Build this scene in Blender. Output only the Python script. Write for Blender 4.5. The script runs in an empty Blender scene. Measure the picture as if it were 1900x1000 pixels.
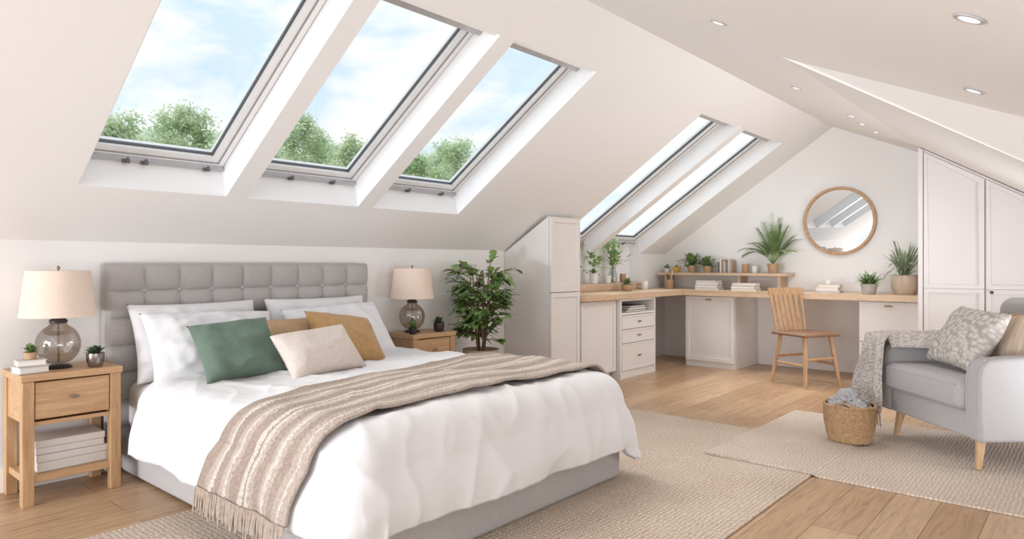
import bpy, bmesh, math, random
from mathutils import Vector, Matrix, noise
R = math.radians; PI = math.pi
random.seed(7)
scene = bpy.context.scene
COL = scene.collection

# ------------------------------------------------------------------ materials
def srgb(r, g, b):
    f = lambda v: (v/255/12.92 if v <= 10 else ((v/255+.055)/1.055)**2.4)
    return (f(r), f(g), f(b), 1)
def sc(c, k): return (min(c[0]*k, 1), min(c[1]*k, 1), min(c[2]*k, 1), 1)
def mbase(name):
    m = bpy.data.materials.new(name); m.use_nodes = True
    return m, m.node_tree, m.node_tree.nodes['Principled BSDF']
def coords(nt, stretch=(1, 1, 1), out='Object'):
    tc = nt.nodes.new('ShaderNodeTexCoord'); mp = nt.nodes.new('ShaderNodeMapping')
    mp.inputs['Scale'].default_value = stretch
    nt.links.new(tc.outputs[out], mp.inputs['Vector'])
    return mp.outputs['Vector']
def nz(nt, vec, scale, detail=4, dist=0, rough=.5):
    n = nt.nodes.new('ShaderNodeTexNoise'); nt.links.new(vec, n.inputs['Vector'])
    n.inputs['Scale'].default_value = scale; n.inputs['Detail'].default_value = detail
    n.inputs['Distortion'].default_value = dist; n.inputs['Roughness'].default_value = rough
    return n.outputs['Fac']
def ramp(nt, fac, stops, interp='LINEAR'):
    r = nt.nodes.new('ShaderNodeValToRGB'); r.color_ramp.interpolation = interp
    el = r.color_ramp.elements
    while len(el) < len(stops): el.new(.5)
    for e, (p, c) in zip(el, stops): e.position = p; e.color = c
    nt.links.new(fac, r.inputs['Fac']); return r.outputs['Color']
def bump(nt, b, h, strength, dist=.002):
    bp = nt.nodes.new('ShaderNodeBump'); bp.inputs['Strength'].default_value = strength
    bp.inputs['Distance'].default_value = dist
    nt.links.new(h, bp.inputs['Height']); nt.links.new(bp.outputs['Normal'], b.inputs['Normal'])
def mth(nt, op, a, b2):
    n = nt.nodes.new('ShaderNodeMath'); n.operation = op
    for i, v in enumerate((a, b2)):
        if isinstance(v, (int, float)): n.inputs[i].default_value = v
        else: nt.links.new(v, n.inputs[i])
    return n.outputs[0]
def mixc(nt, mode, fac, a, b2):
    n = nt.nodes.new('ShaderNodeMixRGB'); n.blend_type = mode
    for i, v in enumerate((fac, a, b2)):
        if isinstance(v, (int, float, tuple)): n.inputs[i].default_value = v
        else: nt.links.new(v, n.inputs[i])
    return n.outputs[0]
def simple(name, col, rough=.6, metal=0, var=.05, scale=20, bmp=0, bscale=250, stretch=(1, 1, 1), bd=.002, sheen=0, trans=0):
    m, nt, b = mbase(name); v = coords(nt, stretch)
    c = ramp(nt, nz(nt, v, scale), [(.3, sc(col, 1-var)), (.7, sc(col, 1+var))])
    nt.links.new(c, b.inputs['Base Color'])
    b.inputs['Roughness'].default_value = rough; b.inputs['Metallic'].default_value = metal
    if sheen: b.inputs['Sheen Weight'].default_value = sheen
    if trans: b.inputs['Transmission Weight'].default_value = trans
    if bmp: bump(nt, b, nz(nt, v, bscale, 3), bmp, bd)
    return m
def wood(name, c1, c2, stretch, rough=.45, scale=3):
    m, nt, b = mbase(name); v = coords(nt, stretch)
    f = nz(nt, v, scale, 6, 1.0, .6)
    nt.links.new(ramp(nt, f, [(.3, c1), (.7, c2)]), b.inputs['Base Color'])
    b.inputs['Roughness'].default_value = rough
    bump(nt, b, f, .12, .001); return m
def weave(name, c1, c2, sx, sy, bs=.6, bd=.003, rough=.95, dist=1.2, nsc=90):
    m, nt, b = mbase(name); v = coords(nt)
    ws = []
    for d, s in (('X', sx), ('Y', sy)):
        w = nt.nodes.new('ShaderNodeTexWave'); w.bands_direction = d
        w.inputs['Scale'].default_value = s; w.inputs['Distortion'].default_value = dist
        w.inputs['Detail'].default_value = 1; w.inputs['Detail Scale'].default_value = 1.5
        nt.links.new(v, w.inputs['Vector']); ws.append(w.outputs['Fac'])
    h = mth(nt, 'MULTIPLY', ws[0], ws[1])
    n1 = nz(nt, v, nsc, 2); n2 = nz(nt, v, 2.5, 3)
    f = mth(nt, 'ADD', mth(nt, 'MULTIPLY', h, .40), mth(nt, 'ADD', mth(nt, 'MULTIPLY', n1, .55), mth(nt, 'MULTIPLY', n2, .25)))
    nt.links.new(ramp(nt, f, [(.28, c1), (.75, c2)]), b.inputs['Base Color'])
    b.inputs['Roughness'].default_value = rough
    bump(nt, b, f, bs, bd); return m
def knit_material(name, c1, c2, scale):
    m, nt, b = mbase(name); v = coords(nt, (1, .4, 1))
    vo = nt.nodes.new('ShaderNodeTexVoronoi'); nt.links.new(v, vo.inputs['Vector']); vo.inputs['Scale'].default_value = scale
    f = mth(nt, 'ADD', mth(nt, 'MULTIPLY', vo.outputs['Distance'], -1.1), mth(nt, 'ADD', 1.0, mth(nt, 'MULTIPLY', nz(nt, v, 160, 2), .25)))
    nt.links.new(ramp(nt, f, [(.25, c1), (.85, c2)]), b.inputs['Base Color']); b.inputs['Roughness'].default_value = .95
    bump(nt, b, f, .9, .010); return m
def floor_material():
    m, nt, b = mbase('oak plank floor'); v = coords(nt)
    br = nt.nodes.new('ShaderNodeTexBrick'); nt.links.new(v, br.inputs['Vector'])
    br.offset = .37; br.inputs['Scale'].default_value = 1
    br.inputs['Brick Width'].default_value = 1.7; br.inputs['Row Height'].default_value = .17
    br.inputs['Mortar Size'].default_value = .0016; br.inputs['Mortar Smooth'].default_value = .2
    br.inputs['Color1'].default_value = srgb(208, 175, 140); br.inputs['Color2'].default_value = srgb(184, 148, 113)
    br.inputs['Mortar'].default_value = srgb(124, 94, 70)
    # each plank shifts its own grain
    sh = nt.nodes.new('ShaderNodeVectorMath'); sh.operation = 'ADD'
    nt.links.new(coords(nt, (1.1, 13, 1)), sh.inputs[0]); nt.links.new(br.outputs['Color'], sh.inputs[1])
    g = nz(nt, sh.outputs[0], 2.4, 8, 2.2, .62)
    gr = ramp(nt, g, [(.28, (.46, .42, .38, 1)), (.42, (.80, .77, .75, 1)), (.6, (1.0, 1.0, 1.0, 1))])
    kn = nt.nodes.new('ShaderNodeTexVoronoi'); nt.links.new(coords(nt, (1.3, 3.0, 1)), kn.inputs['Vector']); kn.inputs['Scale'].default_value = 1.6
    kc = ramp(nt, kn.outputs['Distance'], [(.0, (.42, .34, .27, 1)), (.05, (.8, .74, .68, 1)), (.10, (1, 1, 1, 1))])
    c = mixc(nt, 'MULTIPLY', .9, br.outputs['Color'], gr)
    nt.links.new(mixc(nt, 'MULTIPLY', .75, c, kc), b.inputs['Base Color'])
    b.inputs['Roughness'].default_value = .36
    bump(nt, b, mth(nt, 'SUBTRACT', mth(nt, 'MULTIPLY', g, .25), br.outputs['Fac']), .25, .002)
    return m
def throw_material():
    m, nt, b = mbase('striped throw'); tc = nt.nodes.new('ShaderNodeTexCoord')
    sp = nt.nodes.new('ShaderNodeSeparateXYZ'); nt.links.new(tc.outputs['UV'], sp.inputs[0])
    br, cr, md = srgb(172, 154, 141), srgb(216, 205, 195), srgb(193, 177, 165)
    st = [(0, md), (.06, cr), (.08, md), (.13, br), (.21, md), (.26, cr), (.30, md), (.33, br), (.40, md), (.44, cr), (.475, br), (.50, cr), (.54, br), (.64, md), (.68, cr), (.71, md), (.75, br), (.82, cr), (.855, md), (.90, br)]
    n = nz(nt, tc.outputs['Object'], 100, 3)
    fac = mth(nt, 'ADD', sp.outputs['Y'], mth(nt, 'MULTIPLY', mth(nt, 'SUBTRACT', n, .5), .045))
    c = ramp(nt, fac, st, 'CONSTANT')
    sh = ramp(nt, n, [(.3, (.74, .72, .71, 1)), (.62, (1, 1, 1, 1))])
    nt.links.new(mixc(nt, 'MULTIPLY', 1, c, sh), b.inputs['Base Color']); b.inputs['Roughness'].default_value = .95
    bump(nt, b, n, 1, .010); return m
def glass_material(name, tint, fac, rough=.02):
    m = bpy.data.materials.new(name); m.use_nodes = True; nt = m.node_tree; nt.nodes.clear()
    o = nt.nodes.new('ShaderNodeOutputMaterial'); mx = nt.nodes.new('ShaderNodeMixShader')
    t = nt.nodes.new('ShaderNodeBsdfTransparent'); g = nt.nodes.new('ShaderNodeBsdfGlossy')
    g.inputs['Roughness'].default_value = rough; t.inputs['Color'].default_value = tint
    mx.inputs[0].default_value = fac
    nt.links.new(t.outputs[0], mx.inputs[1]); nt.links.new(g.outputs[0], mx.inputs[2]); nt.links.new(mx.outputs[0], o.inputs[0])
    return m
def translucent_leaf(name, c1, c2):
    m = bpy.data.materials.new(name); m.use_nodes = True; nt = m.node_tree; nt.nodes.clear()
    o = nt.nodes.new('ShaderNodeOutputMaterial'); mx = nt.nodes.new('ShaderNodeMixShader'); mx.inputs[0].default_value = .5
    d = nt.nodes.new('ShaderNodeBsdfDiffuse'); t = nt.nodes.new('ShaderNodeBsdfTranslucent')
    c = ramp(nt, nz(nt, coords(nt), 1.3, 3), [(.35, c1), (.65, c2)])
    nt.links.new(c, d.inputs['Color']); nt.links.new(c, t.inputs['Color'])
    nt.links.new(d.outputs[0], mx.inputs[1]); nt.links.new(t.outputs[0], mx.inputs[2]); nt.links.new(mx.outputs[0], o.inputs[0])
    return m
def emis(name, col, s):
    m, nt, b = mbase(name); b.inputs['Emission Color'].default_value = col; b.inputs['Emission Strength'].default_value = s
    b.inputs['Base Color'].default_value = col; return m
def shade_material():
    m, nt, b = mbase('linen lamp shade'); v = coords(nt, (1, 1, 1))
    n = nz(nt, v, 160, 3)
    nt.links.new(ramp(nt, n, [(.3, srgb(220, 199, 183)), (.7, srgb(230, 211, 197))]), b.inputs['Base Color'])
    b.inputs['Roughness'].default_value = .9
    b.inputs['Emission Color'].default_value = srgb(240, 205, 180); b.inputs['Emission Strength'].default_value = .05
    bump(nt, b, n, .2, .001); return m
def leaf_material(name, c1, c2, rough=.45):
    m, nt, b = mbase(name); v = coords(nt)
    nt.links.new(ramp(nt, nz(nt, v, 14, 2), [(.3, c1), (.7, c2)]), b.inputs['Base Color'])
    b.inputs['Roughness'].default_value = rough
    return m

WALL = simple('wall paint', srgb(247, 245, 244), .9, var=.006, scale=3, bmp=.05, bscale=180)
WHITE = simple('white gloss paint', srgb(247, 246, 246), .45, var=.005, scale=6)
CABM = simple('cabinet paint', srgb(232, 227, 223), .5, var=.008, scale=5)
WARD = simple('wardrobe paint', srgb(228, 223, 221), .5, var=.008, scale=5)
FLOOR = floor_material()
OAKX = wood('oak grain lengthwise', srgb(178, 137, 97), srgb(210, 172, 131), (1.4, 14, 14))
OAKZ = wood('oak grain upright', srgb(174, 133, 93), srgb(206, 167, 126), (14, 14, 1.4))
WORKW = wood('pale oak worktop', srgb(202, 170, 138), srgb(224, 196, 168), (3, 3, 14), .4, 4)
CHAIRW = wood('light oak chair wood', srgb(176, 138, 103), srgb(203, 168, 130), (12, 12, 1.5))
SEATW = simple('brown seat leather', srgb(142, 108, 84), .5, var=.1, scale=12)
LEGW = wood('armchair leg wood', srgb(190, 152, 112), srgb(214, 177, 138), (14, 14, 2))
GREYF = simple('grey woven upholstery', srgb(182, 177, 175), .95, var=.09, scale=170, bmp=.5, bscale=420, sheen=.15)
CHAIRF = simple('pale grey armchair cloth', srgb(180, 177, 177), .95, var=.04, scale=170, bmp=.3, bscale=420, sheen=.1)
SHEET = simple('white cotton', srgb(226, 224, 225), .85, var=.01, scale=3, bmp=.3, bscale=11, bd=.012)
PILLOWM = simple('white pillow cotton', srgb(231, 229, 230), .85, var=.01, scale=4, bmp=.35, bscale=16, bd=.01)
MATT = simple('mattress cloth', srgb(226, 220, 219), .9, var=.02, scale=30)
GREEN = simple('sage green velvet', srgb(94, 114, 99), .75, var=.16, scale=16, bmp=.25, bscale=26, bd=.008, sheen=.15)
MUST = simple('mustard linen', srgb(178, 138, 90), .9, var=.1, scale=40, bmp=.4, bscale=240, sheen=.2)
TAN = simple('tan linen', srgb(186, 154, 120), .9, var=.08, scale=60, bmp=.3, bscale=240)
BEIGE = simple('cream nubby weave', srgb(222, 208, 198), .95, var=.12, scale=110, bmp=.9, bscale=130, bd=.005, stretch=(1, 1, 2.2))
KNIT = knit_material('chunky grey knit', srgb(174, 165, 158), srgb(216, 209, 203), 44)
STRIPEC = simple('cream striped cushion cloth', srgb(206, 186, 166), .9, var=.16, scale=14, stretch=(6, 1, .3), bmp=.3)
RUG1 = weave('natural woven rug', srgb(172, 150, 130), srgb(227, 212, 197), 16, 16, .9, .006, dist=3.5)
RUG2 = weave('pale flatweave rug', srgb(180, 160, 142), srgb(230, 216, 203), 13, 18, .9, .006, dist=3.5)
THROW = throw_material()
FRINGE = simple('throw fringe yarn', srgb(186, 168, 153), .95, var=.18, scale=60)
GTHROW = knit_material('cream grey knit throw yarn', srgb(184, 176, 171), srgb(220, 213, 208), 80)
GLASS = glass_material('window glass', (.985, .992, .988, 1), .04)
VASE = glass_material('clear vase glass', (.90, .93, .92, 1), .14)
DARK = simple('dark grey gasket', srgb(84, 86, 90), .5)
CLIP = simple('latch grey', srgb(108, 108, 112), .4, metal=.3)
GREYM = simple('grey metal', srgb(160, 160, 162), .35, metal=.3)
RAILG = simple('pale grey rail', srgb(188, 187, 190), .4, metal=.1)
BLACK = simple('dark bronze metal', srgb(66, 60, 58), .4, metal=.5)
PEWTER = simple('pewter metal', srgb(150, 142, 135), .22, metal=.9, var=.15, scale=25)
SMOKE = glass_material('smoked glass', (.70, .65, .60, 1), .22, .05)
BRASS = simple('aged brass', srgb(150, 122, 86), .3, metal=.8)
SHADE = shade_material()
MIRR = simple('mirror silver', srgb(240, 242, 243), .01, metal=1, var=.002)
LENS = emis('downlight lens', srgb(255, 246, 238), 6)
LEAFD = leaf_material('dark ficus leaf', srgb(90, 124, 66), srgb(152, 180, 108))
LEAFM = leaf_material('mid green leaf', srgb(84, 118, 68), srgb(140, 170, 104))
LEAFL = leaf_material('fresh light leaf', srgb(110, 146, 84), srgb(166, 196, 124))
LEAFP = leaf_material('palm leaf', srgb(116, 146, 90), srgb(168, 194, 128))
LEAFG = leaf_material('grey green leaf', srgb(122, 140, 106), srgb(176, 190, 156))
LEAFB = leaf_material('dusky succulent leaf', srgb(66, 86, 62), srgb(112, 130, 100))
TREEL = translucent_leaf('outdoor foliage', srgb(180, 197, 157), srgb(221, 231, 204))  # leaf colour paled to stand in for aerial haze
TREEH = translucent_leaf('distant haze-tinted foliage', srgb(208, 220, 198), srgb(230, 237, 223))  # paler copy, distance haze put into the leaf colour
BARK = simple('pale bark', srgb(150, 146, 128), .9, var=.1)
STEM = simple('brown stem', srgb(118, 92, 66), .8, var=.15)
SOIL = simple('potting soil', srgb(62, 48, 38), .95, var=.3, scale=80, bmp=.6)
CLAY = simple('beige stoneware', srgb(204, 184, 164), .7, var=.08, scale=20)
TERRA = simple('tan clay', srgb(190, 154, 120), .75, var=.12, scale=20)
GREYP = simple('grey concrete pot', srgb(182, 176, 170), .8, var=.08, scale=30)
WHITEP = simple('white ceramic', srgb(238, 235, 232), .3, var=.01)
YELL = simple('mustard ceramic', srgb(222, 184, 84), .35)
PAGES = simple('paper pages', srgb(240, 235, 228), .9, var=.03, scale=200, stretch=(1, 1, 20))
BOXM = simple('off white box board', srgb(218, 211, 207), .8, var=.02, scale=20)
BASK = simple('wicker', srgb(186, 152, 114), .8, var=.26, scale=70, bmp=.6, bscale=160)
WOOL = simple('pale grey wool', srgb(188, 187, 189), .95, var=.18, scale=40, bmp=.9, bscale=90, bd=.008)
GRASS = simple('garden lawn', srgb(140, 160, 110), .95, var=.2, scale=2)
def bookmat(r, g, b): return simple('book cover', srgb(r, g, b), .6, var=.03)

# ------------------------------------------------------------------ mesh helpers
def add(bm, t, M=None):
    if M is not None: t.transform(M)
    me = bpy.data.meshes.new('tmp'); t.to_mesh(me); t.free(); bm.from_mesh(me); bpy.data.meshes.remove(me)
def box(bm, x0, x1, y0, y1, z0, z1, bev=0, seg=2, M=None):
    t = bmesh.new()
    bmesh.ops.create_cube(t, size=1, matrix=Matrix.Translation(((x0+x1)/2, (y0+y1)/2, (z0+z1)/2)) @ Matrix.Diagonal((x1-x0, y1-y0, z1-z0, 1)))
    if bev: bmesh.ops.bevel(t, geom=t.edges[:], offset=bev, segments=seg, affect='EDGES', profile=.5, clamp_overlap=True)
    add(bm, t, M); return bm
def hexa(bm, pts):
    v = [bm.verts.new(p) for p in pts]
    for f in ((0, 1, 2, 3), (7, 6, 5, 4), (0, 4, 5, 1), (1, 5, 6, 2), (2, 6, 7, 3), (3, 7, 4, 0)):
        bm.faces.new([v[i] for i in f])
def tube(bm, pts, r, seg=8, cap=True):
    pts = [Vector(p) for p in pts]; n = len(pts)
    rs = r if isinstance(r, (list, tuple)) else [r]*n
    rings = []; ref = None
    for i, p in enumerate(pts):
        d = (pts[min(i+1, n-1)]-pts[max(i-1, 0)]).normalized()
        if ref is None:
            ref = Vector((0, 0, 1)) if abs(d.z) < .9 else Vector((1, 0, 0))
        a = d.cross(ref).normalized(); b = d.cross(a).normalized()
        rings.append([bm.verts.new(p + (a*math.cos(2*PI*k/seg)+b*math.sin(2*PI*k/seg))*rs[i]) for k in range(seg)])
    for i in range(n-1):
        for k in range(seg):
            bm.faces.new((rings[i][k], rings[i][(k+1) % seg], rings[i+1][(k+1) % seg], rings[i+1][k]))
    if cap:
        bm.faces.new(rings[0][::-1]); bm.faces.new(rings[-1])
    return bm
def lathe(bm, prof, seg=32, c=(0, 0, 0)):
    c = Vector(c); rings = []
    for r, z in prof:
        if r < 1e-6: rings.append([bm.verts.new(c+Vector((0, 0, z)))])
        else: rings.append([bm.verts.new(c+Vector((r*math.cos(2*PI*k/seg), r*math.sin(2*PI*k/seg), z))) for k in range(seg)])
    for a, b in zip(rings, rings[1:]):
        for k in range(seg):
            k2 = (k+1) % seg
            if len(a) == 1 and len(b) == 1: continue
            if len(a) == 1: bm.faces.new((a[0], b[k2], b[k]))
            elif len(b) == 1: bm.faces.new((a[k], a[k2], b[0]))
            else: bm.faces.new((a[k], a[k2], b[k2], b[k]))
    return bm
def P3(axis, a, b, h):
    return Vector((h, a, b)) if axis == 'x' else (Vector((a, h, b)) if axis == 'y' else Vector((a, b, h)))
def prism(bm, poly, axis, h0, h1):
    A = [bm.verts.new(P3(axis, a, b, h0)) for a, b in poly]; B = [bm.verts.new(P3(axis, a, b, h1)) for a, b in poly]
    bm.faces.new(A[::-1]); bm.faces.new(B); n = len(poly)
    for i in range(n): bm.faces.new((A[i], A[(i+1) % n], B[(i+1) % n], B[i]))
    return bm
def panel(bm, poly, axis, face, out=-1, th=.02, inset=.05, rec=.012):
    F = [bm.verts.new(P3(axis, a, b, face)) for a, b in poly]; B = [bm.verts.new(P3(axis, a, b, face-out*th)) for a, b in poly]
    f = bm.faces.new(F); bm.faces.new(B[::-1]); n = len(poly)
    for i in range(n): bm.faces.new((F[i], B[i], B[(i+1) % n], F[(i+1) % n]))
    if inset:
        bm.normal_update()
        bmesh.ops.inset_individual(bm, faces=[f], thickness=inset, depth=0)
        bmesh.ops.inset_individual(bm, faces=[f], thickness=.003, depth=0)
        for v in f.verts: v.co += P3(axis, 0, 0, -out*rec)
    return bm
def rect(a0, a1, b0, b1): return [(a0, b0), (a1, b0), (a1, b1), (a0, b1)]
def grid(bm, fn, nu, nv, wrap=False, uv=False):
    V = [[bm.verts.new(fn(i/nu, j/nv)) for j in range(nv+1)] for i in range(nu if wrap else nu+1)]
    L = bm.loops.layers.uv.verify() if uv else None
    for i in range(nu):
        for j in range(nv):
            i2 = (i+1) % len(V)
            f = bm.faces.new((V[i][j], V[i2][j], V[i2][j+1], V[i][j+1]))
            if uv:
                for lp, (a, b) in zip(f.loops, ((i, j), (i+1, j), (i+1, j+1), (i, j+1))): lp[L].uv = (a/nu, b/nv)
    return V
def leaf(bm, p, d, L, W, droop=.3, n=4, fold=.25, pw=.75):
    d = d.normalized(); side = d.cross(Vector((0, 0, 1)))
    if side.length < .05: side = Vector((1, 0, 0))
    side.normalize(); up = side.cross(d); prev = None
    for k in range(n+1):
        t = k/n; c = p + d*L*t + Vector((0, 0, -droop*L*t*t))
        w = W*.5*(math.sin(PI*min(max(t*.94+.03, 0), 1))**pw)
        row = [bm.verts.new(c - side*w + up*w*fold), bm.verts.new(c), bm.verts.new(c + side*w + up*w*fold)]
        if prev:
            bm.faces.new((prev[0], prev[1], row[1], row[0])); bm.faces.new((prev[1], prev[2], row[2], row[1]))
        prev = row
def rnd(a, b): return random.uniform(a, b)

# ------------------------------------------------------------------ object helpers
ROOTM = {}
def setprops(o, label=None, cat=None, group=None, kind=None):
    if label: o['label'] = label
    if cat: o['category'] = cat
    if group: o['group'] = group
    if kind: o['kind'] = kind
def thing(name, label, cat, loc=(0, 0, 0), rz=0, group=None, kind=None):
    o = bpy.data.objects.new(name, None); COL.objects.link(o)
    o.location = loc; o.rotation_euler = (0, 0, rz); o.empty_display_size = .05
    ROOTM[o.name] = Matrix.Translation(loc) @ Matrix.Rotation(rz, 4, 'Z')
    setprops(o, label, cat, group, kind); return o
def obj(name, bm, mat, parent=None, smooth=False, world=False, loc=None, ang=40):
    if world and parent is not None:
        top = parent
        while top.parent: top = top.parent
        bm.transform(ROOTM[top.name].inverted())
    if world and loc is not None: bm.transform(Matrix.Translation(-Vector(loc)))
    bmesh.ops.recalc_face_normals(bm, faces=bm.faces[:])
    me = bpy.data.meshes.new(name); bm.to_mesh(me); bm.free()
    me.materials.append(mat)
    if smooth:
        me.polygons.foreach_set('use_smooth', [True]*len(me.polygons)); me.set_sharp_from_angle(angle=R(ang))
    o = bpy.data.objects.new(name, me); COL.objects.link(o)
    if parent is not None: o.parent = parent
    if loc is not None: o.location = loc
    return o
def tag(o, label, cat, group=None, kind=None): setprops(o, label, cat, group, kind); return o
def struct(name, bm, mat, smooth=False): return tag(obj(name, bm, mat, None, smooth), None, None, None, 'structure')
def dup(root, loc, rz=None, label=None):
    r = root.copy(); COL.objects.link(r); r.location = loc
    if rz is not None: r.rotation_euler = (0, 0, rz)
    if label: r['label'] = label
    for ch in root.children:
        c = ch.copy(); COL.objects.link(c); c.parent = r
        for g in ch.children:
            d = g.copy(); COL.objects.link(d); d.parent = c
    return r
NB = bmesh.new

# ------------------------------------------------------------------ room shell
WY = 3.7; KZ = 1.13; CA, SA = .829, .559; GX = 6.9; RY, RZ = 1.92, 2.33
X0 = -1.4
def S(x, s, d): return Vector((x, WY-CA*s+SA*d, KZ+SA*s+CA*d))
def sbox(bm, x0, x1, s0, s1, d0, d1):
    hexa(bm, [S(x0, s0, d0), S(x1, s0, d0), S(x1, s1, d0), S(x0, s1, d0), S(x0, s0, d1), S(x1, s0, d1), S(x1, s1, d1), S(x0, s1, d1)])
b = NB(); box(b, X0, GX+.1, -.95, 4.0, -.12, 0); struct('floor', b, FLOOR)
TK = .22; ST = 2.3; N0, N1 = .415, 1.80; F1 = 1.80; NW = .465
OPN = [(.99, 1.65), (1.76, 2.46), (2.57, 3.30)]; OPF = [(4.70, 5.40), (5.50, 6.36)]
b = NB()
sbox(b, X0, .99, -.2, ST, 0, TK); sbox(b, 3.30, 4.70, -.2, ST, 0, TK); sbox(b, 6.36, GX+.1, -.2, ST, 0, TK)
sbox(b, .99, 3.30, -.2, N0, 0, TK); sbox(b, .99, 3.30, N1, ST, 0, TK)
sbox(b, 4.70, 6.36, F1, ST, 0, TK)
struct('ceiling', b, WALL)
# white reveals lining the skylight openings
b = NB(); e = .003
for a, c in ((1.65, 1.76), (2.46, 2.57)): sbox(b, a, c, N0, N1, -.001, TK)
sbox(b, 5.40, 5.50, 0, F1, -.001, TK)
for a, c in OPN:
    sbox(b, a, c, 1.775, 1.80, .02, TK)
    hexa(b, [S(a, N0, .0005), S(c, N0, .0005), S(c, N0+.004, .0005), S(a, N0+.004, .0005), S(a, N0, TK), S(c, N0, TK), S(c, NW+.001, .15), S(a, NW+.001, .15)])
    sbox(b, a, c, N0, NW, .15, TK)
for a, c in OPF:
    sbox(b, a, c, 1.775, 1.80, .02, TK); sbox(b, a, c, -.07, .003, .13, TK)
sbox(b, .99, .99+e, N0, N1, .0005, TK); sbox(b, 3.30-e, 3.30, N0, N1, .0005, TK); sbox(b, 4.70, 4.70+e, 0, F1, .0005, TK); sbox(b, 6.36-e, 6.36, 0, F1, .0005, TK)
struct('trim_1', b, WHITE)
# linings of the alcove under the far skylights
b = NB(); box(b, 6.352, 6.3595, WY+.0005, WY+.1295, .8305, 1.30); box(b, 4.7005, 4.708, WY+.0005, WY+.1295, .8305, 1.30); struct('trim_2', b, WHITE)
def p1z(y): return RZ-.45*(RY-y)
b = NB(); prism(b, [(RY, RZ), (-.95, p1z(-.95)), (-.95, p1z(-.95)+.2), (RY, RZ+.2)], 'x', X0, GX+.1); struct('ceiling', b, WALL)
EY = 1.08; EZ = p1z(EY)
def r2z(y): return EZ-.615*(EY-y)
b = NB(); prism(b, [(EY, EZ), (-.9, r2z(-.9)), (-.9, p1z(-.9)+.01), (EY, EZ+.01)], 'x', 3.1, GX)
for v in b.verts:      # end of the lowered slope hipped to catch less direct light
    if v.co.x < 3.2 and v.co.z < p1z(v.co.y)-.05: v.co.x += .62
struct('ceiling', b, WALL)
b = NB()
box(b, X0, 4.697, WY, WY+.13, 0, KZ); box(b, 4.697, 6.363, WY, WY+.13, 0, .76); box(b, 6.363, GX, WY, WY+.13, 0, KZ)
box(b, 4.60, 6.46, WY+.13, WY+.2, 0, 1.36)
struct('wall_left', b, WALL)
b = NB(); box(b, GX, GX+.15, -.95, 4.0, 0, 2.6); struct('wall_far', b, WALL)
b = NB(); box(b, X0, GX, -1.05, -.9, 0, 1.3); struct('wall_right', b, WALL)
b = NB(); box(b, X0, 4.16, WY-.016, WY-.001, 0, .11, .004); box(b, 5.77, 6.88, WY-.016, WY-.001, 0, .11, .004); struct('baseboard_left', b, WHITE)
b = NB(); box(b, GX-.016, GX-.001, 1.57, 2.63, 0, .11, .004); struct('baseboard_far', b, WHITE)

def window(n, x0, x1, s0, s1, clips):
    c = S((x0+x1)/2, (s0+s1)/2, .16)
    w = thing('window_%d' % n, None, None, c, 0, None, 'structure')
    def ring(bm, e, wd, d0, d1):
        a0, a1, t0, t1 = x0+e, x1-e, s0+e, s1-e
        sbox(bm, a0, a1, t0, t0+wd, d0, d1); sbox(bm, a0, a1, t1-wd, t1, d0, d1)
        sbox(bm, a0, a0+wd, t0+wd, t1-wd, d0, d1); sbox(bm, a1-wd, a1, t0+wd, t1-wd, d0, d1)
    gw = .0055 if n < 4 else .009
    b = NB(); ring(b, .004, .024, .14, .215); obj('window_frame', b, WHITE, w, world=True)
    b = NB(); ring(b, .0325, .0355, .15, .2); obj('sash', b, WHITE, w, world=True)
    b = NB(); ring(b, .0282, .0042, .145, .19); obj('frame_gap', b, GREYM, w, world=True)
    b = NB(); ring(b, .0682, gw, .163, .178); obj('gasket', b, DARK, w, world=True)
    b = NB(); sbox(b, x0+.0705, x1-.0705, s0+.0705, s1-.0705, .166, .172); obj('pane', b, GLASS, w, world=True)
    b = NB(); sbox(b, x0+.006, x1-.006, s0+.004, s0+.022, .12, .139); obj('bottom_rail', b, RAILG, w, world=True)
    b = NB(); sbox(b, x0+.006, x1-.006, s1-.075, s1-.030, .10, .139); obj('top_rail', b, RAILG, w, world=True)
    for f in clips:
        x = x0+(x1-x0)*f; b = NB()
        sbox(b, x-.016, x+.016, s0+.004, s0+.020, .11, .1195); sbox(b, x-.005, x+.005, s0+.008, s0+.04, .106, .1148)
        obj('latch', b, CLIP, w, world=True)
window(1, .99, 1.65, NW, 1.775, (.3, .42, .86)); window(2, 1.76, 2.46, NW, 1.775, (.38, .76)); window(3, 2.57, 3.30, NW, 1.775, (.4, .8))
window(4, 4.70, 5.40, .0, 1.775, (.35, .7)); window(5, 5.50, 6.36, .0, 1.775, (.3, .7))

# recessed spotlights on the right-hand slope
al = math.atan(.45)
DL = [(1.79, .215, 'recessed ceiling spotlight nearest the top right corner'), (2.57, 1.142, 'recessed ceiling spotlight closest to the three big skylights'),
      (2.765, .32, 'recessed ceiling spotlight just above the lowered ceiling wedge'), (4.24, 1.388, 'recessed spotlight left of the tip of the ceiling wedge'),
      (5.11, 1.30, 'small recessed spotlight, first of the three close to the far wall'), (5.54, 1.337, 'small recessed spotlight, middle of the three close to the far wall'),
      (5.95, 1.337, 'small recessed spotlight closest to the mirror wall')]
for x, y, lb in DL:
    t = thing('downlight', lb, 'light', (x, y, p1z(y)), 0, 'recessed ceiling spotlights')
    t.rotation_euler = (al, 0, 0)
    b = NB(); lathe(b, [(.022, -.003), (.024, -.005), (.032, -.0045), (.034, -.001), (.022, -.001)], 28); obj('trim_ring', b, RAILG, t, True)
    b = NB(); lathe(b, [(0, -.003), (.0215, -.003), (.0215, -.001), (0, -.001)], 24); obj('lens', b, LENS, t)

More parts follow.
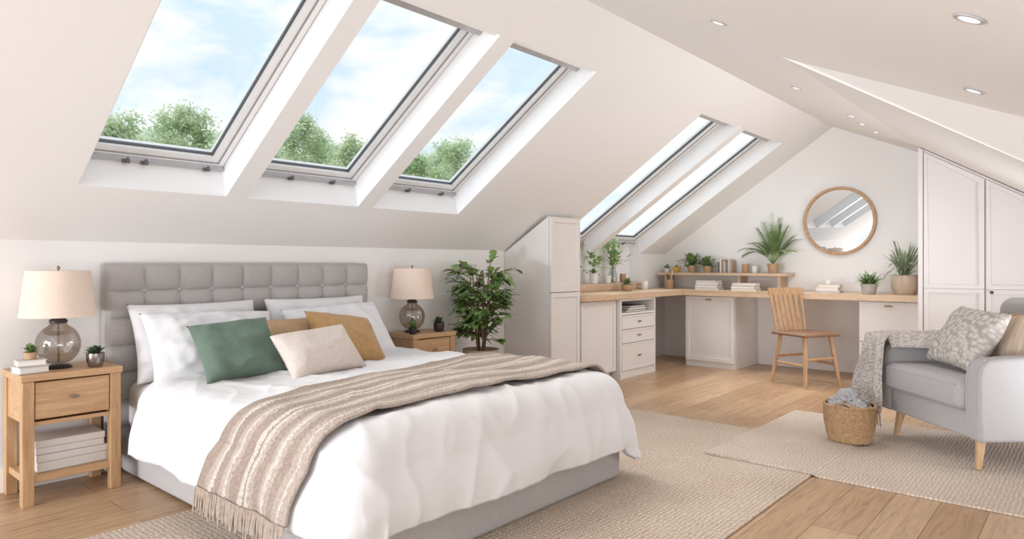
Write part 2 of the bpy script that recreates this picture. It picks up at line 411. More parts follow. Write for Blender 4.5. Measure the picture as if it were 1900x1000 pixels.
# ------------------------------------------------------------------ rugs
b = NB(); box(b, .45, 4.12, 1.044, 2.83, .0005, .009, .003, 1)
tag(obj('rug', b, RUG1, None, loc=(0, 0, 0)), 'natural woven rug lying partly under the bed', 'rug')
def sm(t): t = max(0, min(1, t)); return t*t*(3-2*t)
b = NB()
def rz2(x, y): return .0095*sm((4.16-x)/.03)*sm((y-1.02)/.02)
RX0, RYM = 3.40, 2.44
tp = grid(b, lambda u, v: Vector((RX0+1.43*u, -.85+RYM*v, .011+rz2(RX0+1.43*u, -.85+RYM*v))), 120, 200)
bt = grid(b, lambda u, v: Vector((RX0+1.43*u, -.85+RYM*v, .001+rz2(RX0+1.43*u, -.85+RYM*v))), 120, 200)
for i in range(120):
    for j in (0, 200): b.faces.new((tp[i][j], tp[i+1][j], bt[i+1][j], bt[i][j]))
for j in range(200):
    for i in (0, 120): b.faces.new((tp[i][j], tp[i][j+1], bt[i][j+1], bt[i][j]))
tag(obj('rug', b, RUG2), 'pale flatweave rug under the armchair and the basket', 'rug')

# ------------------------------------------------------------------ bed
BX0, BX1, BYF = 1.25, 2.78, 1.72
bed = thing('bed', 'king size bed with tufted grey headboard and grey fabric base', 'bed', (2.0, 2.6, 0))
b = NB(); box(b, BX0, BX1, BYF, 3.615, .01, .20, .025, 3); obj('bed_base', b, GREYF, bed, True, True)
b = NB(); box(b, BX0+.01, BX1-.01, BYF+.03, 3.585, .201, .455, .06, 4); obj('mattress', b, MATT, bed, True, True)
HX0, HX1, HZ = 1.185, 2.735, 1.025
b = NB(); box(b, HX0, HX1, 3.622, 3.69, .02, HZ, .012, 2); hb = obj('headboard', b, GREYF, bed, True, True)
NC, NR = 9, 7
PW, PH = HX1-HX0-.008, HZ-.094
def hfn(u, v):
    px, pz = u*PW, v*PH; ed = min(px, PW-px, PH-pz)          # distance from the outer edge (the foot is open)
    o = .010*math.sqrt(min(1, ed/.010)) + .024*(abs(math.sin(PI*NC*u))**.5)*(abs(math.sin(PI*NR*v))**.5)
    du = abs((u*NC+.5) % 1-.5)/NC*PW; dv = abs((v*NR+.5) % 1-.5)/NR*PH      # dimple round each button
    o -= .009*math.exp(-(du*du+dv*dv)/.0006)*min(1, ed/.05)
    return Vector((HX0+.004+px, 3.6215-max(o, 0), .09+pz))
b = NB(); grid(b, hfn, NC*18, NR*18); obj('tufted_padding', b, GREYF, hb, True, True, ang=80)
for i in range(1, NC):
    for j in (5, 6):
        c = hfn(i/NC, j/NR); b = NB()
        lathe(b, [(0, .012), (.007, .011), (.012, .006), (.013, 0), (0, 0)], 12)
        b.transform(Matrix.Translation((c.x, c.y-.001, c.z)) @ Matrix.Rotation(R(90), 4, 'X'))
        obj('button', b, GREYF, hb, True, True)

# duvet draped on three sides
DC, HW, DZ, DR, DF = 2.005, .81, .495, .125, 1.68
LL = .395
def duv(cx, cy, flat=False):
    a = HW-DR; qx = max(-a, min(a, cx)); qy = max(DF+DR, cy)
    dx, dy = cx-qx, cy-qy; d = math.hypot(dx, dy)
    rid = lambda k, sx, sy: 1-abs(noise.noise(Vector((cx*sx+cy*sy, cy*sx*.55-cx*sy*.6, k))))*2
    w1 = max(0, rid(9, 2.6, 1.8))**2; w2 = max(0, rid(15, 5.5, -3.5))**3; w3 = max(0, rid(21, 11, 6))**3
    if flat: w1, w2, w3 = w1*.5, 0, 0
    nzv = noise.noise(Vector((cx*2.0, cy*2.0, 1.3)))*.020 + w1*.012 + w2*.008 + w3*.003
    top = DZ - .003 + nzv + .022*(1-(cx/HW)**2)
    if d < 1e-7: return Vector((DC+qx, qy, top))
    n = Vector((dx/d, dy/d, 0)); phi = math.atan2(abs(dy), abs(dx)); s2 = abs(math.sin(2*phi))
    d *= (1+.20*s2)*max(abs(n.x), abs(n.y))
    arc = DR*PI/2; pc = qx*1.0+qy*1.0+phi*.35*(1 if dx > 0 else -1)
    if d < arc:
        th = d/DR; h = DR*math.sin(th); dr = DR*(1-math.cos(th)); h += (w2*.008+w1*.010)*math.sin(th)
    else:
        e = d-arc
        rip = noise.noise(Vector((pc*4.0, 2.2, e*1.5)))*.17 + noise.noise(Vector((pc*9, 7.7, e*2)))*.06
        h = DR + e*(.12+.10*s2) + e*rip*.85 + w2*.008 + w1*.010 + .020*math.sin(min(1, e/.22)*PI); h = max(h, DR+.003)
        dr = DR + e*.97 + .008*noise.noise(Vector((pc*3, 5, 0)))*min(1, e*4)
    fade = max(0, 1-d/.25)
    return Vector((DC+qx, qy, DZ + (top-DZ)*fade - dr)) + n*h
b = NB()
grid(b, lambda u, v: duv(-HW+DR-LL+(2*(HW-DR)+2*LL)*u, DF+DR-LL+(3.24-(DF+DR-LL))*v), 220, 190)
dv = obj('duvet', b, SHEET, None, True, True, loc=(DC, 2.5, .5), ang=180)
tag(dv, 'white cotton duvet draped over the bed', 'duvet')
md = dv.modifiers.new('thick', 'SOLIDIFY'); md.thickness = .03; md.offset = -1

# striped throw across the foot of the bed
def thr(l, w):
    cx = -HW-.24 + (2*HW+.30)*l
    k = sm((cx+HW)/(2*HW)); hg = max(0, -HW+.06-cx)/.3
    y0 = 1.82+.003*math.sin(cx*7)+.08*hg; y1 = 2.36+.14*k + .006*math.sin(cx*6+1)+.13*hg
    cy = y0+(y1-y0)*w; e = .004
    p = duv(cx, cy, True); tx = duv(cx+e, cy, True)-duv(cx-e, cy, True); ty = duv(cx, cy+e, True)-duv(cx, cy-e, True)
    n = tx.cross(ty).normalized()
    fold = max(0, 1-2.6*abs(noise.noise(Vector((cx*2.2+cy*1.5, cy*5-cx*1.2, 6)))))**2
    return p + n*(.031+.004*noise.noise(Vector((cx*3, cy*4, 3)))+.008*fold)
b = NB(); grid(b, thr, 170, 80, uv=True)
tw = thing('throw_blanket', 'striped brown and cream throw across the foot of the bed', 'blanket', (DC, 2.1, .55))
o = obj('blanket', b, THROW, tw, True, True, ang=180)
md = o.modifiers.new('thick', 'SOLIDIFY'); md.thickness = .011; md.offset = -1
b = NB()
for k in range(70):
    p = thr(0, (k+.5)/70); L = rnd(.07, .10); dx = rnd(-.012, .004); dy = rnd(-.012, .012)
    tube(b, [p+Vector((-.004, 0, .004)), p+Vector((-.006+dx*.5, dy*.6, -L*.5)), p+Vector((-.005+dx, dy, -L))], [.003, .004, .0028], 5)
obj('fringe', b, FRINGE, tw, True, True)

# ------------------------------------------------------------------ pillows and cushions
def pillow_bm(w, h, th, n=30, sd=0, wr=.006, pw=.42, ears=.06):
    bm = NB()
    for s in (-1, 1):
        def fn(a, c):
            u, v = 2*a-1, 2*c-1
            u2 = math.copysign(abs(u)**.8, u); v2 = math.copysign(abs(v)**.8, v)
            T = th/2*max(0, (1-u2*u2)*(1-v2*v2))**pw
            x = u2*w/2*(1-ears*(1-v2*v2)*u2*u2); z = v2*h/2*(1-ears*(1-u2*u2)*v2*v2)
            e = min(1, (1-u2*u2)*(1-v2*v2)*3)
            rg = max(0, 1-2.2*abs(noise.noise(Vector((x*5+sd+z*4, z*6-x*3, s*4)))))**2
            y = s*T + e*wr*(noise.noise(Vector((x*9+sd, z*9, s*2)))+.6*noise.noise(Vector((x*22+sd, z*16, s*5)))) + s*e*wr*1.3*rg
            return Vector((x, y, z))
        grid(bm, fn, n, n)
    bmesh.ops.remove_doubles(bm, verts=bm.verts[:], dist=.0006)
    return bm
def cushion(name, label, cat, mat, w, h, th, loc, tilt, rz=0, roll=0, group=None, sd=0, **k):
    o = obj(name, pillow_bm(w, h, th, sd=sd, **k), mat, None, True, loc=loc, ang=180)
    M = Matrix.Rotation(rz, 4, 'Z') @ Matrix.Rotation(tilt, 4, 'X') @ Matrix.Rotation(roll, 4, 'Y')
    o.rotation_euler = M.to_euler(); return tag(o, label, cat, group)
PG = 'white pillows propped against the headboard'
cushion('pillow', 'white pillow at back left, touching the headboard', 'pillow', PILLOWM, .66, .39, .16, (1.575, 3.475, .64), R(-18), R(2), 0, PG, 1, n=44, wr=.011)
cushion('pillow', 'white pillow in front on the left, behind the green cushion', 'pillow', PILLOWM, .64, .39, .17, (1.56, 3.26, .62), R(-35), R(-2), R(2), PG, 5, n=44, wr=.011)
cushion('pillow', 'white pillow at back right, touching the headboard', 'pillow', PILLOWM, .66, .39, .16, (2.29, 3.475, .64), R(-18), R(-2), 0, PG, 9, n=44, wr=.011)
cushion('pillow', 'white pillow in front on the right, behind the mustard cushion', 'pillow', PILLOWM, .66, .39, .17, (2.29, 3.26, .62), R(-35), R(3), R(-2), PG, 13, n=44, wr=.011)
cushion('cushion', 'sage green velvet cushion leaning on the left white pillows', 'cushion', GREEN, .375, .315, .15, (1.535, 3.0, .63), R(-40), R(-6), R(-4), None, 3, ears=.1, wr=.008)
cushion('cushion', 'tan cushion mostly hidden between the green and mustard cushions', 'cushion', TAN, .32, .28, .11, (1.90, 3.12, .625), R(-36), R(0), 0, None, 21, ears=.1)
cushion('cushion', 'mustard yellow cushion leaning on the right white pillows', 'cushion', MUST, .42, .33, .14, (2.14, 3.01, .625), R(-42), R(10), R(12), None, 7, ears=.1, wr=.008)
cushion('cushion', 'pale beige woven lumbar cushion at the front of the bed pillows', 'cushion', BEIGE, .43, .26, .13, (1.835, 2.80, .605), R(-40), R(3), R(-4), None, 11, ears=.09, wr=.007)

# ------------------------------------------------------------------ nightstands and lamps
def nightstand(loc, label):
    t = thing('nightstand', label, 'nightstand', loc, 0, 'oak nightstands beside the bed')
    W, D, H = .19, .15, .555
    b = NB(); box(b, -W-.005, W+.005, -D-.005, D, H-.03, H, .004); obj('top', b, OAKX, t)
    for sx in (-1, 1):
        for sy in (-1, 1):
            b = NB(); x = sx*(W-.023); y = sy*(D-.023); box(b, x-.022, x+.022, y-.022, y+.022, 0, H-.0305, .003); obj('leg', b, OAKZ, t)
    b = NB(); box(b, -W+.046, W-.046, D-.02, D-.008, .35, H-.031); box(b, -W+.008, -W+.02, -D+.046, D-.046, .35, H-.031); box(b, W-.02, W-.008, -D+.046, D-.046, .35, H-.031)
    box(b, -W+.046, W-.046, -D+.012, D-.021, .335, .352); obj('case', b, OAKX, t)
    b = NB(); box(b, -W+.048, W-.048, -D+.006, -D+.028, .362, H-.036, .003); dr = obj('drawer', b, OAKX, t)
    b = NB(); tube(b, [(-.018, -D-.008, .445), (0, -D-.012, .445), (.018, -D-.008, .445)], [.003, .007, .003], 10); tube(b, [(0, -D+.006, .445), (0, -D-.009, .445)], .004, 8)
    obj('handle', b, PEWTER, dr, True)
    b = NB(); box(b, -W+.012, W-.012, -D+.012, D-.012, .095, .125, .003); obj('shelf', b, OAKX, t)
    return t
nightstand((.985, 3.535, 0), 'oak nightstand with drawer and open shelf left of the bed')
nightstand((3.115, 3.535, 0), 'oak nightstand right of the bed, partly hidden by the duvet')
def lamp(loc, label):
    t = thing('table_lamp', label, 'lamp', loc, 0, 'glass table lamps on the nightstands')
    b = NB(); lathe(b, [(0, 0), (.052, 0), (.054, .006), (.047, .012), (.038, .014), (0, .014)], 32); obj('base', b, BLACK, t, True)
    ou = [(.087*math.sin(a)**.9, .105-.09*math.cos(a)) for a in [R(26+i*8) for i in range(17)]] + [(.03, .2)]
    b = NB(); lathe(b, [(0, .015)]+ou, 40); obj('glass_body', b, SMOKE, t, True)
    b = NB(); lathe(b, [(0, .2005), (.034, .2005), (.036, .212), (.024, .222), (.014, .228), (.012, .30), (0, .30)], 24); obj('neck', b, BLACK, t, True)
    b = NB(); tube(b, [(0, 0, .026), (0, 0, .2)], .005, 8); obj('stem', b, BRASS, t, True)
    b = NB(); lathe(b, [(.148, .23), (.124, .435), (.121, .435), (.145, .23), (.148, .23)], 48); obj('lamp_shade', b, SHADE, t, True)
    b = NB(); tube(b, [(0, 0, .30), (0, 0, .44)], .004, 8); tube(b, [(-.123, 0, .425), (.123, 0, .425)], .003, 6); tube(b, [(0, -.123, .425), (0, .123, .425)], .003, 6)
    lathe(b, [(0, .44), (.007, .443), (.007, .45), (0, .458)], 12); obj('finial', b, BRASS, t, True)
    return t
la = lamp((.965, 3.53, .556), 'glass globe lamp with cream shade on the left nightstand')
dup(la, (3.055, 3.55, .556), 0, 'glass globe lamp with cream shade on the right nightstand')

def book(label, loc, size, rz, mat, group=None, name='book', standing=False, rx=0):
    t = thing(name, label, 'book', loc, rz, group); w, d, h = size
    b = NB()
    if standing:
        box(b, -w/2, -w/2+.002, -d/2, d/2, 0, h); box(b, w/2-.002, w/2, -d/2, d/2, 0, h); box(b, -w/2+.002, w/2-.002, -d/2, -d/2+.003, 0, h)
        obj('cover', b, mat, t); b = NB(); box(b, -w/2+.0022, w/2-.0022, -d/2+.0032, d/2-.004, .003, h-.003); obj('pages', b, PAGES, t)
    else:
        box(b, -w/2, w/2, -d/2, d/2, 0, .003); box(b, -w/2, w/2, -d/2, d/2, h-.003, h); box(b, -w/2, w/2, d/2-.003, d/2, .003, h-.003)
        obj('cover', b, mat, t); b = NB(); box(b, -w/2+.004, w/2-.004, -d/2+.004, d/2-.0032, .0032, h-.0032); obj('pages', b, PAGES, t)
    return t
def storage(label, loc, w, d, h, rz):
    t = thing('storage_box', label, 'box', loc, rz, 'boxes on the left nightstand shelf')
    b = NB(); box(b, -w/2+.003, w/2-.003, -d/2+.003, d/2-.003, 0, h-.0305, .003); obj('body', b, BOXM, t)
    b = NB(); box(b, -w/2, w/2, -d/2, d/2, h-.03, h, .004); obj('lid', b, BOXM, t)
storage('off-white flat box, lower of the two on the nightstand shelf', (.995, 3.53, .126), .28, .20, .072, R(2))
storage('off-white flat box, upper of the two on the nightstand shelf', (.99, 3.53, .199), .27, .19, .06, R(-1))
book('pale grey book, lower of the two under the little succulent', (.842, 3.455, .556), (.115, .085, .03), R(8), bookmat(196, 188, 184), 'books under the succulent')
book('cream book, upper of the two under the little succulent', (.842, 3.455, .587), (.105, .078, .026), R(-4), bookmat(214, 206, 200), 'books under the succulent')

# ------------------------------------------------------------------ plants
def pot_parts(t, rt, rb, h, mat, rim=.006, belly=0):
    b = NB(); mid = [(rb+(rt-rb)*k/6+belly*math.sin(PI*k/6), h*k/6) for k in range(7)]
    lathe(b, [(0, 0)]+mid+[(rt+.002, h), (rt-rim, h), (rt-rim-.002, h*.86), (0, h*.86)], 32); obj('pot', b, mat, t, True)
    b = NB(); lathe(b, [(0, h*.88), (rt*.5, h*.885), (rt-rim-.004, h*.87)], 20); obj('soil', b, SOIL, t, True)
def bush(b, z, r, n, L, W, hi=.6, droop=.35):
    for k in range(n):
        a = rnd(0, 2*PI); e = rnd(.05, 1)**.8*PI/2; d = Vector((math.cos(a)*math.cos(e), math.sin(a)*math.cos(e), math.sin(e)*hi+.12))
        st = Vector((0, 0, z)) + d*rnd(0, r); leaf(b, st, (d+Vector((rnd(-.4, .4), rnd(-.4, .4), rnd(-.2, .4)))), L*rnd(.7, 1.2), W*rnd(.8, 1.2), droop)
def blades(b, z, n, L, W, up=1.2, droop=.6, jit=.01):
    for k in range(n):
        a = 2*PI*k/n+rnd(-.2, .2); u = rnd(.25, 1)
        d = Vector((math.cos(a)*u, math.sin(a)*u, up*rnd(.7, 1.1)))
        leaf(b, Vector((rnd(-jit, jit), rnd(-jit, jit), z)), d, L*rnd(.7, 1.1), W, droop*rnd(.5, 1.2)*u, 7, .3, .5)
def fronds(b, z, n, L, ll, lw, up=1.3, droop=.5, nl=16):
    for k in range(n):
        a = 2*PI*k/n+rnd(-.25, .25); u = rnd(.2, 1); d = Vector((math.cos(a)*u, math.sin(a)*u, up)).normalized(); l = L*rnd(.75, 1.1); dr = droop*u*rnd(.7, 1.2)
        P = lambda t: Vector((0, 0, z)) + d*l*t + Vector((0, 0, -dr*l*t*t))
        tube(b, [P(i/6) for i in range(7)], [.0025-.0003*i for i in range(7)], 5)
        for i in range(nl):
            t = .25+.75*i/nl; tg = (P(t+.02)-P(t)).normalized(); sd = tg.cross(Vector((0, 0, 1)))
            sd = sd.normalized() if sd.length > .05 else Vector((math.sin(a), -math.cos(a), 0))
            for s in (-1, 1): leaf(b, P(t), sd*s+tg*1.1, ll*(1.1-.6*t), lw, .25, 3, .1)
def bend(b, loc):
    ymax = 3.815 if 4.75 < loc[0] < 6.3 else 3.69
    ymin = 1.09 if loc[0] > 6.3 else -9
    for v in b.verts:      # foliage bends where it meets the wall
        mx = 6.885-loc[0]; my = ymax-loc[1]; mn = ymin-loc[1]
        if v.co.x > mx*.8: v.co.x = min(mx-.001, mx*.8+(v.co.x-mx*.8)*.3)
        if v.co.y > my*.8: v.co.y = min(my-.001, my*.8+(v.co.y-my*.8)*.3)
        if v.co.y < mn*.8: v.co.y = max(mn+.001, mn*.8+(v.co.y-mn*.8)*.3)
        if loc[0] > 6.3 and loc[2] < .8: v.co.z = max(v.co.z, .012)
def plant(name, label, loc, pot, pm, lm, build, belly=0, group=None, cat='plant'):
    t = thing(name, label, cat, loc, 0, group); pot_parts(t, pot[0], pot[1], pot[2], pm, belly=belly)
    b = NB(); build(b, pot[2]*.88); bend(b, loc)
    obj('foliage', b, lm, t, True, ang=60); return t

# ficus tree between nightstand and tall cabinet
t = thing('potted_tree', 'leafy green indoor tree between nightstand and tall cabinet', 'plant', (3.60, 3.42, 0))
pot_parts(t, .135, .10, .40, CLAY)
b = NB(); bl = NB(); tips = []
for k in range(6):
    a = 2*PI*k/6; p = [Vector((.02*math.cos(a), .02*math.sin(a), .34))]
    for i in range(1, 6):
        f = i/5; p.append(Vector((math.cos(a)*(.02+.07*f)+rnd(-.012, .012), math.sin(a)*(.02+.07*f)+rnd(-.012, .012), .34+.62*f*(1 if k else 1.08))))
    tube(b, p, [.009, .008, .007, .006, .005, .003], 6)
    for q in range(18):
        f = rnd(.2, 1); i = min(4, int(f*5)); st = p[i].lerp(p[i+1], f*5-i) if f < 1 else p[5]
        aa = a+rnd(-1.6, 1.6); L = rnd(.06, .17); e = st+Vector((math.cos(aa)*L, math.sin(aa)*L, rnd(.0, .08)))
        tube(b, [st, (st+e)/2+Vector((0, 0, .012)), e], [.0035, .003, .002], 5); tips.append((st, e))
for st, e in tips:
    for q in range(6):
        p = st.lerp(e, rnd(.35, 1.05)); d = (e-st).normalized()+Vector((rnd(-1, 1), rnd(-1, 1), rnd(-.3, .6)))
        if (p+d.normalized()*.1).y > .26: continue
        leaf(bl, p, d, rnd(.07, .11), rnd(.042, .062), .4, 4, .2, .8)
obj('stem', b, STEM, t, True); obj('foliage', bl, LEAFD, t, True, ang=60)

plant('succulent', 'tiny green succulent in a clay pot on the stacked books', (.842, 3.455, .614), (.026, .021, .03), TERRA, LEAFM, lambda b, z: bush(b, z, .012, 60, .034, .012, 1, .1))
plant('succulent', 'small dusky succulent in a pewter pot at the right of the left nightstand', (1.085, 3.44, .556), (.036, .027, .062), PEWTER, LEAFB, lambda b, z: bush(b, z, .018, 90, .038, .016, .8, .15), .004)
plant('small_potted_plant', 'small dark leaved plant in black pot left of the right lamp', (2.965, 3.44, .556), (.028, .022, .045), BLACK, LEAFD, lambda b, z: bush(b, z, .02, 50, .042, .016, 1, .2))
plant('succulent', 'small dusky succulent in a dark pot right of the right lamp', (3.21, 3.45, .556), (.036, .03, .06), BLACK, LEAFB, lambda b, z: bush(b, z, .018, 80, .042, .017, .8, .15), .003)

# ------------------------------------------------------------------ fitted cabinets on the left run
TC0, TC1, CF = 4.18, 4.575, 3.22
t = thing('tall_cabinet', 'tall white fitted cabinet with sloping side beside the worktop', 'cabinet', (4.38, 3.45, 0))
b = NB(); prism(b, [(CF+.022, 0), (CF+.022, 1.395), (WY-.004, 1.118), (WY-.004, 0)], 'x', TC0, TC1); obj('body', b, CABM, t, world=True)
b = NB(); panel(b, rect(TC0+.004, TC1-.004, .80, 1.385), 'y', CF); obj('door', b, CABM, t, world=True)
b = NB(); panel(b, rect(TC0+.004, TC1-.004, .08, .792), 'y', CF); obj('door', b, CABM, t, world=True)
t = thing('base_cabinet', 'white single door base cabinet next to the tall cabinet', 'cabinet', (4.85, 3.45, 0))
b = NB(); box(b, 4.582, 5.125, CF+.022, WY-.004, .07, .708); box(b, 4.60, 5.11, CF+.06, WY-.02, 0, .07); obj('body', b, CABM, t, world=True)
b = NB(); panel(b, rect(4.59, 5.118, .08, .70), 'y', CF); obj('door', b, CABM, t, world=True)
t = thing('drawer_unit', 'white drawer unit with open shelf slot under the worktop', 'cabinet', (5.44, 3.45, 0))
DX0, DX1, DFY = 5.135, 5.76, 3.185
b = NB(); box(b, DX0, DX0+.022, DFY, 3.68, .0, .708); box(b, DX1-.022, DX1, DFY, 3.68, 0, .708); box(b, DX0+.022, DX1-.022, 3.66, 3.68, 0, .708)
box(b, DX0+.022, DX1-.022, DFY+.005, 3.66, .565, .585); box(b, DX0+.022, DX1-.022, DFY+.01, 3.66, .0, .068); box(b, DX0+.022, DX1-.022, DFY+.002, 3.66, .69, .708)
obj('body', b, CABM, t, world=True)
for z0, z1 in ((.44, .56), (.315, .435), (.072, .31)):
    b = NB(); panel(b, rect(DX0+.026, DX1-.026, z0, z1), 'y', DFY-.002, inset=.022, rec=.006); dr = obj('drawer', b, CABM, t, world=True)
    zc = (z0+z1)/2; xc = (DX0+DX1)/2; b = NB(); tube(b, [(xc-.02, DFY-.014, zc), (xc+.02, DFY-.014, zc)], .005, 8); tube(b, [(xc, DFY-.014, zc), (xc, DFY+.004, zc)], .004, 8); obj('handle', b, BLACK, dr, True, True)
for k in range(3):
    book(['dark grey folder at the bottom of the drawer unit slot', 'cream folder in the middle of the drawer unit slot', 'slate folder on top in the drawer unit slot'][k], (5.46+.01*k, 3.33, .586+.019*k), (.34-.03*k, .24, .017), R(2*k-2), bookmat(*[(90, 88, 90), (205, 196, 186), (120, 122, 128)][k]), 'folders in the drawer unit slot', 'folder')

# gable run
GF = 6.33
t = thing('base_cabinet', 'white panelled cabinet in the inner corner left of the desk chair', 'cabinet', (6.6, 2.92, 0))
b = NB(); box(b, GF+.022, 6.88, 2.65, 3.165, .0, .708); obj('body', b, CABM, t, world=True)
b = NB(); panel(b, rect(2.656, 3.16, .06, .70), 'x', GF); d = obj('door', b, CABM, t, world=True)
b = NB(); tube(b, [(GF-.016, 2.88, .67), (GF-.016, 2.94, .67)], .005, 8); tube(b, [(GF-.016, 2.91, .67), (GF+.002, 2.91, .67)], .004, 8); obj('handle', b, BRASS, d, True, True)
t = thing('drawer_cabinet', 'white two drawer cabinet under the worktop beside the wardrobe', 'cabinet', (6.6, 1.32, 0))
b = NB(); box(b, GF+.002, 6.88, 1.095, 1.55, 0, .708); obj('body', b, CABM, t, world=True)
for z0, z1 in ((.365, .70), (.05, .358)):
    b = NB(); panel(b, rect(1.10, 1.545, z0, z1), 'x', GF-.02, inset=.02, rec=.005); dr = obj('drawer', b, CABM, t, world=True)
    b = NB(); tube(b, [(GF-.036, 1.29, z1-.03), (GF-.036, 1.35, z1-.03)], .005, 8); tube(b, [(GF-.036, 1.32, z1-.03), (GF-.018, 1.32, z1-.03)], .004, 8); obj('handle', b, BRASS, dr, True, True)
b = NB(); prism(b, [(4.58, 3.695), (4.58, 3.165), (6.27, 3.165), (6.27, 1.092), (6.894, 1.092), (6.894, 3.695)], 'z', .7095, .76)
bmesh.ops.bevel(b, geom=[e for e in b.edges], offset=.004, segments=2, affect='EDGES')
tag(obj('worktop', b, WORKW, None), 'L-shaped pale oak worktop running round the corner', 'worktop')
b = NB(); box(b, 4.71, 6.35, 3.60, 3.826, .761, .83, .004); tag(obj('window_ledge', b, WORKW, None), 'pale oak ledge on the worktop below the far skylights', 'ledge')
t = thing('wall_shelf', 'low pale oak shelf on blocks along the far wall', 'shelf', (6.77, 2.95, .761))
b = NB(); box(b, 6.66, 6.893, 2.27, 3.66, .90, .93, .004); obj('board', b, WORKW, t, world=True)
for y in (2.36, 2.76, 3.58):
    b = NB(); box(b, 6.70, 6.88, y-.014, y+.014, .761, .8995, .003); obj('support', b, WORKW, t, world=True)

# wardrobe under the right slope
t = thing('wardrobe', 'white panelled fitted wardrobe under the right roof slope', 'wardrobe', (6.5, .4, 0))
WF = 6.14
b = NB(); prism(b, [(EY-.002, 0), (EY-.002, r2z(EY)-.006), (-.3, r2z(-.3)-.006), (-.3, 0)], 'x', WF+.024, 6.893); obj('body', b, WARD, t, world=True)
b = NB(); prism(b, [(1.046, 0.0), (1.046, r2z(1.046)-.012), (EY-.002, r2z(EY)-.012), (EY-.002, 0)], 'x', WF-.004, WF+.0235); obj('side_stile', b, WARD, t, world=True)
for y0, y1, kn in ((.647, 1.040, None), (.207, .636, .60), (-.28, .196, None)):
    b = NB(); sp = .83
    panel(b, rect(y0, y1, .06, sp), 'x', WF, inset=.045, rec=.016)
    panel(b, [(y0, sp+.002), (y1, sp+.002), (y1, r2z(y1)-.03), (y0, r2z(y0)-.03)], 'x', WF, inset=.045, rec=.016)
    d = obj('door', b, WARD, t, world=True)
    if kn:
        b = NB(); lathe(b, [(0, .028), (.008, .027), (.012, .02), (.006, .012), (.005, 0), (0, 0)], 14)
        b.transform(Matrix.Translation((WF, kn, .81)) @ Matrix.Rotation(R(-90), 4, 'Y')); obj('knob', b, BLACK, d, True, True)

# round mirror, hanging with its top tipped slightly forward
t = thing('round_mirror', 'round mirror with a thin wooden frame on the far wall', 'mirror', (6.885, 1.86, 1.428))
t.rotation_euler = (0, R(-1.5), 0)
b = NB(); lathe(b, [(0, .012), (.30, .012), (.30, .004), (0, .004)], 64); b.transform(Matrix.Rotation(R(-90), 4, 'Y')); obj('glass', b, MIRR, t)
b = NB(); lathe(b, [(.296, .0125), (.296, .03), (.30, .034), (.318, .034), (.322, .03), (.322, .001), (.3005, .001), (.3005, .0125), (.296, .0125)], 64); b.transform(Matrix.Rotation(R(-90), 4, 'Y')); obj('frame', b, OAKX, t, True)

# ------------------------------------------------------------------ things on the desk
plant('trailing_plant', 'bushy light green plant in white pot on the ledge nearest the tall cabinet', (5.48, 3.70, .831), (.045, .036, .10), WHITEP, LEAFL, lambda b, z: bush(b, z, .16, 60, .08, .042, 1.2, .5))
L5 = (5.82, 3.70, .831)
t = thing('glass_vase', 'clear glass vase of leafy stems on the window ledge', 'vase', L5)
b = NB(); lathe(b, [(0, 0), (.036, 0), (.044, .02), (.046, .07), (.036, .115), (.032, .14), (.038, .155), (.035, .155), (.029, .14), (.033, .115), (.042, .07), (.04, .022), (0, .006)], 28); obj('vase_body', b, VASE, t, True)
b = NB()
for k in range(7):
    a = k*.9; u = .03+.012*k; tube(b, [(.012*math.cos(a+2), .012*math.sin(a+2), .012), (.012*math.cos(a), .012*math.sin(a), .15), (u*math.cos(a), u*math.sin(a), .24)], .0025, 5)
obj('stem', b, LEAFM, t, True)
b = NB(); bush(b, .16, .17, 60, .10, .042, 1.3, .4); bend(b, L5); obj('foliage', b, LEAFL, t, True, ang=60)
def cup(label, loc, r, h, mat, name='cup', cat='cup', rz=0, handle=True):
    t = thing(name, label, cat, loc, rz); b = NB()
    lathe(b, [(0, 0), (r*.8, 0), (r, h*.3), (r, h), (r-.004, h), (r-.005, .006), (0, .006)], 24); obj('body', b, mat, t, True)
    if handle:
        b = NB(); tube(b, [(r-.002, 0, h*.8), (r+.02, 0, h*.75), (r+.026, 0, h*.5), (r+.018, 0, h*.28), (r-.002, 0, h*.25)], .004, 6); obj('handle', b, mat, t, True)
    return t
cup('white mug on the ledge between the two window plants', (5.66, 3.66, .831), .035, .075, WHITEP, 'mug', 'mug')
cup('tan clay tumbler at the end of the window ledge', (5.98, 3.68, .831), .032, .09, TERRA, handle=False)
plant('small_potted_plant', 'small sprout in a wide clay bowl on the worktop corner', (5.70, 3.46, .761), (.06, .045, .06), TERRA, LEAFM, lambda b, z: bush(b, z, .03, 30, .06, .025, 1.1, .3), .006)
cup('pale mug standing on the worktop near the corner', (6.14, 3.52, .761), .036, .085, WHITEP, 'mug', 'mug', R(120))
t = cup('clay pot holding pencils in the worktop corner', (6.56, 3.46, .761), .042, .095, TERRA, 'pencil_pot', 'pot', handle=False)
for k in range(5):
    a = k*1.3; b = NB(); tube(b, [(.012*math.cos(a), .012*math.sin(a), .008), (.03*math.cos(a), .03*math.sin(a), .14+.012*k)], .0035, 6)
    pc = obj('pencil', b, [CHAIRW, GREEN, BLACK, MUST, WHITE][k], None, loc=(6.56, 3.46, .761)); tag(pc, ['brown', 'green', 'black', 'mustard', 'white'][k]+' pencil standing in the clay pencil pot', 'pencil', 'pencils in the clay pot')
plant('small_potted_plant', 'little light green plant at the left end of the wall shelf', (6.77, 3.60, .931), (.03, .025, .04), WHITEP, LEAFL, lambda b, z: bush(b, z, .025, 30, .045, .022, 1.1, .3))
t = thing('bowl', 'small yellow bowl on the wall shelf', 'bowl', (6.76, 3.48, .931)); b = NB()
